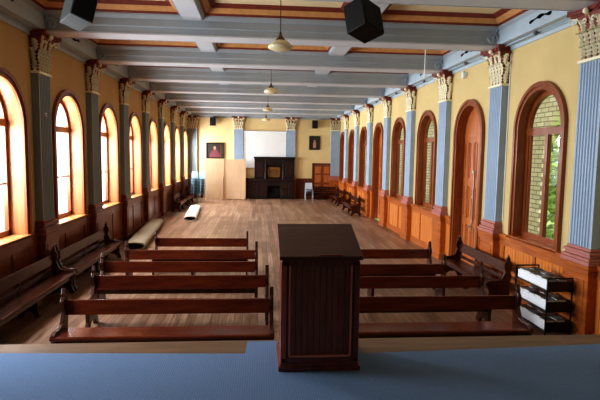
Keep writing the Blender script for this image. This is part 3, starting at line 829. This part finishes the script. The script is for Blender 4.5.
pg = thing('small_painting', 'small dark framed painting of a pale figure above the red-brown door', 'painting', (3.30, YB-.03, 3.72))
link('frame', B((-.36, .36, -.05, .03, .40, .46), (-.36, .36, -.05, .03, -.46, -.40), (-.36, -.30, -.05, .03, -.40, .40), (.30, .36, -.05, .03, -.40, .40)), M['fire'], pg, bevel=.008)
link('canvas', B((-.3, .3, -.01, .02, -.4, .4)), M['canvas'], pg)
bm = bmesh.new(); prism(bm, [(-.1, -.32), (-.09, 0), (-.05, .1), (-.05, .2), (.05, .2), (.06, .1), (.1, 0), (.1, -.32)], -.022, -.012, 'Y'); link('painted_figure', bm, M['skin'], pg)

# stacking chairs
def make_chair(name, shell, pad):
    t = thing(name, '', 'chair')
    bm = bmesh.new()
    P = [(-.21, .46), (-.23, .45), (-.20, .435), (.17, .42), (.24, .80), (.255, .80), (.19, .42), (.17, .405), (-.2, .42), (-.24, .44)]
    prism(bm, [(-.24, .445), (.17, .415), (.19, .44), (-.23, .465)], -.22, .22, 'X')
    link('seat', bm, pad or shell, t, bevel=.01)
    bm = bmesh.new(); prism(bm, [(.17, .5), (.2, .5), (.265, .86), (.235, .87)], -.22, .22, 'X'); link('backrest', bm, shell, t, bevel=.01)
    for s in (-1, 1):
        bm = bmesh.new(); tube(bm, (s*.23, -.2, .45), (s*.24, -.27, .0), .014); link('leg', bm, shell, t)
        bm = bmesh.new(); tube(bm, (s*.23, .17, .45), (s*.24, .25, .0), .014); tube(bm, (s*.23, .17, .42), (s*.21, .24, .85), .014); link('leg', bm, shell, t)
    return t
cb = make_chair('stacking_chair', M['chairb'], M['chairteal']); used = False
for sx_, sy_, nn, lab in ((-4.46, 30.9, 6, 'pale blue plastic chair in the stack against the left wall'), (-4.0, 30.6, 6, 'pale blue plastic chair in the stack beside the tan board')):
    for i in range(nn):
        o = copy_tree(cb) if used else cb; used = True
        o.location = (sx_+.012*i, sy_+.012*i, i*.19); o.rotation_euler = (0, 0, -.5)
        o['label'] = lab; o['group'] = 'stack against left wall' if sx_ < -4.2 else 'stack beside tan board'
cg = make_chair('padded_chair', M['chairg'], M['chairseat'])
for i in range(3):
    o = cg if i == 0 else copy_tree(cg)
    o.location = (2.88, 32.2, i*.12); o['label'] = 'grey framed chair with dark pad, stacked beside the fireplace'; o['group'] = 'grey chairs beside the fireplace'

# ------------------------------------------------------------------ pendant lamps
def make_lamp():
    t = thing('pendant_lamp', '', 'lamp')
    bm = bmesh.new(); tube(bm, (0, 0, .30), (0, 0, 1.10), .008, 8); link('rod', bm, M['brass'], t)
    bm = bmesh.new(); lathe(bm, [(0, 1.12), (.06, 1.12), (.05, 1.07), (.012, 1.04)], 16); link('ceiling_rose', bm, M['brass'], t, smooth=True)
    bm = bmesh.new(); lathe(bm, [(.010, .33), (.02, .32), (.024, .27), (.055, .23), (.085, .19), (.09, .165), (0, .165)], 18); link('gallery', bm, M['brass'], t, smooth=True)
    bm = bmesh.new(); lathe(bm, [(.085, .18), (.13, .165), (.165, .13), (.21, .095), (.225, .065), (.205, .035), (.15, .01), (.08, -.003), (0, -.006)], 28); link('glass_shade', bm, M['milk'], t, smooth=True)
    return t
lp = make_lamp(); base_z = 4.80
for i, (x, y) in enumerate(((-.05, 9.05), (-.05, 15.5), (-.02, 21.95), (0, 28.4))):
    o = lp if i == 0 else copy_tree(lp)
    o.location = (x, y, base_z); o['group'] = 'pendant lamps'
    o['label'] = 'cream glass pendant lamp on a thin rod, %s from the camera' % ORD[i]
    for c in kids(o):
        pass
# ceiling speakers over the stage
def hung_speaker(loc, rot, lab, ss, mside, group='speakers hung above the stage'):
    t = thing('hanging_speaker', lab, 'speaker', loc, 0, group); t.rotation_euler = rot
    w_, d_, h_ = ss
    bm = bmesh.new()                                               # wedge plan: narrower at the back
    prism(bm, [(-w_/2, -d_/2), (w_/2, -d_/2), (w_*.47, d_/2), (-w_*.47, d_/2)], -h_/2, h_/2, 'Z')
    link('cabinet', bm, mside, t, bevel=.008)
    link('grille', B((-w_/2+.01, w_/2-.01, -d_/2-.014, -d_/2, -h_/2+.01, h_/2-.01)), M['grille'], t, bevel=.004)
    link('bracket', B((-.03, .03, -.02, .02, h_/2, h_/2+.12), (-w_*.3, w_*.3, -.03, .03, h_/2, h_/2+.012)), M['metal'], t)
    return t
hung_speaker((-2.439, 6.0, 4.66), (-.119, .286, .673), 'grey cabinet speaker with black grille hung at upper left', (.25, .345, .52), M['spgrey'])
hung_speaker((.80, 6.0, 4.573), (-.308, .154, .746), 'black cabinet speaker hung from the ceiling, right of centre', (.388, .273, .36), M['black'])
# cord hanging by the right wall, small fittings
bm = bmesh.new(); tube(bm, (3.9, 13.0, 5.2), (3.9, 13.0, 5.95), .012, 8); tube(bm, (3.9, 13.0, 5.02), (3.9, 13.0, 5.22), .022, 10)
tag(link('pull_cord', bm, M['white']), 'thin white cord hanging from the ceiling near the right wall', 'cord')
wlamp = thing('wall_light', 'tiny white light fitting on the yellow wall above the tall door', 'light fitting', (W-.03, 12.9, 5.13))
link('back_plate', B((-.02, .03, -.05, .05, -.05, .05)), M['white'], wlamp)
bm = bmesh.new(); lathe(bm, [(0, .09), (.03, .08), (.045, .0), (.05, -.12), (0, -.12)], 14, (-.06, 0)); link('lamp_head', bm, M['white'], wlamp, smooth=True)
bm = bmesh.new(); tube(bm, (W-.012, pil_y(1)-.06, 1.6), (W-.012, pil_y(1)-.06, 5.2), .012, 8)
tag(link('wall_conduit', bm, M['white']), 'thin white conduit running up beside the second right-hand pilaster', 'conduit')
sn = thing('wall_sensor', 'small round white sensor on the nearest left-hand pilaster', 'sensor', (-4.845, 10.9, 3.72))
bm = bmesh.new(); tube(bm, (0, 0, 0), (.03, 0, 0), .045, 16, .035); link('housing', bm, M['white'], sn)
bm = bmesh.new(); tube(bm, (.03, 0, 0), (.04, 0, 0), .02, 12); link('lens', bm, M['spgrey'], sn)

# ------------------------------------------------------------------ outside the right windows: brick wing with an archway, lawn, shrubs
bm = bmesh.new(); XO = 8.2
def q(*p): bm.faces.new([bm.verts.new((XO, y, z)) for y, z in p])
ya, yc, r, zs_ = 10.2, 12.7, 1.9, 2.9
q((-2, -1), (yc-r, -1), (yc-r, 9), (-2, 9)); q((yc+r, -1), (45, -1), (45, 9), (yc+r, 9))
P = [(yc-r*math.cos(PI*i/20), zs_+r*math.sin(PI*i/20)) for i in range(21)]
for a, b_ in zip(P, P[1:]): q(a, b_, (b_[0], 9), (a[0], 9))
for (y0_, z0_), (y1_, z1_) in zip([(yc-r, -1)]+P, P+[(yc+r, -1)]):
    bm.faces.new([bm.verts.new(p) for p in ((XO, y0_, z0_), (XO, y1_, z1_), (XO+.2, y1_, z1_), (XO+.2, y0_, z0_))])
tag(link('brick_building', bm, M['brick']), 'pale brick wall with an archway seen through the right-hand windows', 'building')
tag(link('lawn', B((5.4, 45, -6, 50, -1.2, -1.0)), M['grass']), 'green lawn seen through the archway outside', 'lawn', kind='stuff')
def shrub(x, y, r, h, lab, q_=1):
    t = thing('garden_shrub', lab, 'shrub', (x, y, -1.0))
    bm = bmesh.new()
    for i in range(900):
        a = random.uniform(0, 2*PI); zz = random.random(); rr = r*math.sqrt(max(.05, 1-(2*zz-1)**2))*random.uniform(.75, 1.05)
        c = Vector((rr*math.cos(a), rr*math.sin(a), .3+zz*h)); s_ = random.uniform(.12, .26)*q_
        u = Vector((random.gauss(0, 1), random.gauss(0, 1), random.gauss(0, 1))).normalized(); v = u.orthogonal().normalized()
        bm.faces.new([bm.verts.new(c+u*s_), bm.verts.new(c+v*s_*.5), bm.verts.new(c-u*s_), bm.verts.new(c-v*s_*.5)])
    link('foliage', bm, M['shrubleaf'], t)
    bm = bmesh.new(); tube(bm, (0, 0, 0), (0, 0, h*.6), .09, 8, .05); link('stem', bm, M['stage'], t)
shrub(12.5, 19.2, 2.0, 4.2, 'tall leafy green shrub seen through the archway, left one')
shrub(12.8, 15.6, 1.8, 3.4, 'leafy green shrub seen through the archway, right one')
shrub(16.5, 23.5, 3.6, 9.5, 'large leafy tree-like shrub farthest beyond the archway', 3)
shrub(14.6, 18.2, 2.2, 7.0, 'tall dense green tree in the middle of the archway view', 2.2)

# ------------------------------------------------------------------ light
w = bpy.data.worlds.new('World'); sc.world = w; w.use_nodes = True
bg = w.node_tree.nodes['Background']; bg.inputs[0].default_value = (.93, .97, 1, 1); bg.inputs[1].default_value = 2.6
for k in range(-1, 8):
    c = bay_c(k) if k < 7 else bay_c(7)-.1
    l = bpy.data.lights.new('window_daylight', 'AREA'); l.shape = 'RECTANGLE'; l.size = 2.6; l.size_y = 1.7
    l.energy = 490 if k >= 0 else 340; l.color = (.95, .98, 1)
    if k >= 5: l.energy = 820
    o = bpy.data.objects.new('window_daylight', l); C.objects.link(o)
    o.location = (-W-.75, c, 3.15); o.rotation_euler = (0, math.radians(-90+12), 0)
sc.view_settings.view_transform = 'Standard'
sc.view_settings.look = 'Medium High Contrast'
sc.view_settings.exposure = 0
sc.cycles.max_bounces = 8; sc.cycles.diffuse_bounces = 3; sc.cycles.transparent_max_bounces = 8
sc.cycles.sample_clamp_indirect = 6; sc.cycles.caustics_reflective = False; sc.cycles.caustics_refractive = False
try: sc.cycles.use_denoising = True
except Exception: pass

# ------------------------------------------------------------------ camera (matched to the photograph)
f, pit, yaw, rol, cxx, hh = 498.8187, .0924, .0847, .0143, -.4311, 2.9899
F = Vector((math.sin(yaw)*math.cos(pit), math.cos(yaw)*math.cos(pit), -math.sin(pit)))
R = Vector((math.cos(yaw), -math.sin(yaw), 0)); U = R.cross(F)
c, s = math.cos(rol), math.sin(rol)
R2 = R*c + U*s; U2 = -R*s + U*c
cam = bpy.data.cameras.new('camera'); co = bpy.data.objects.new('camera', cam); C.objects.link(co)
cam.sensor_width = 36; cam.lens = f*36/600; cam.clip_end = 200
mw = Matrix((( R2.x, U2.x, -F.x, cxx), (R2.y, U2.y, -F.y, 0), (R2.z, U2.z, -F.z, hh), (0, 0, 0, 1)))
co.matrix_world = mw
sc.camera = co
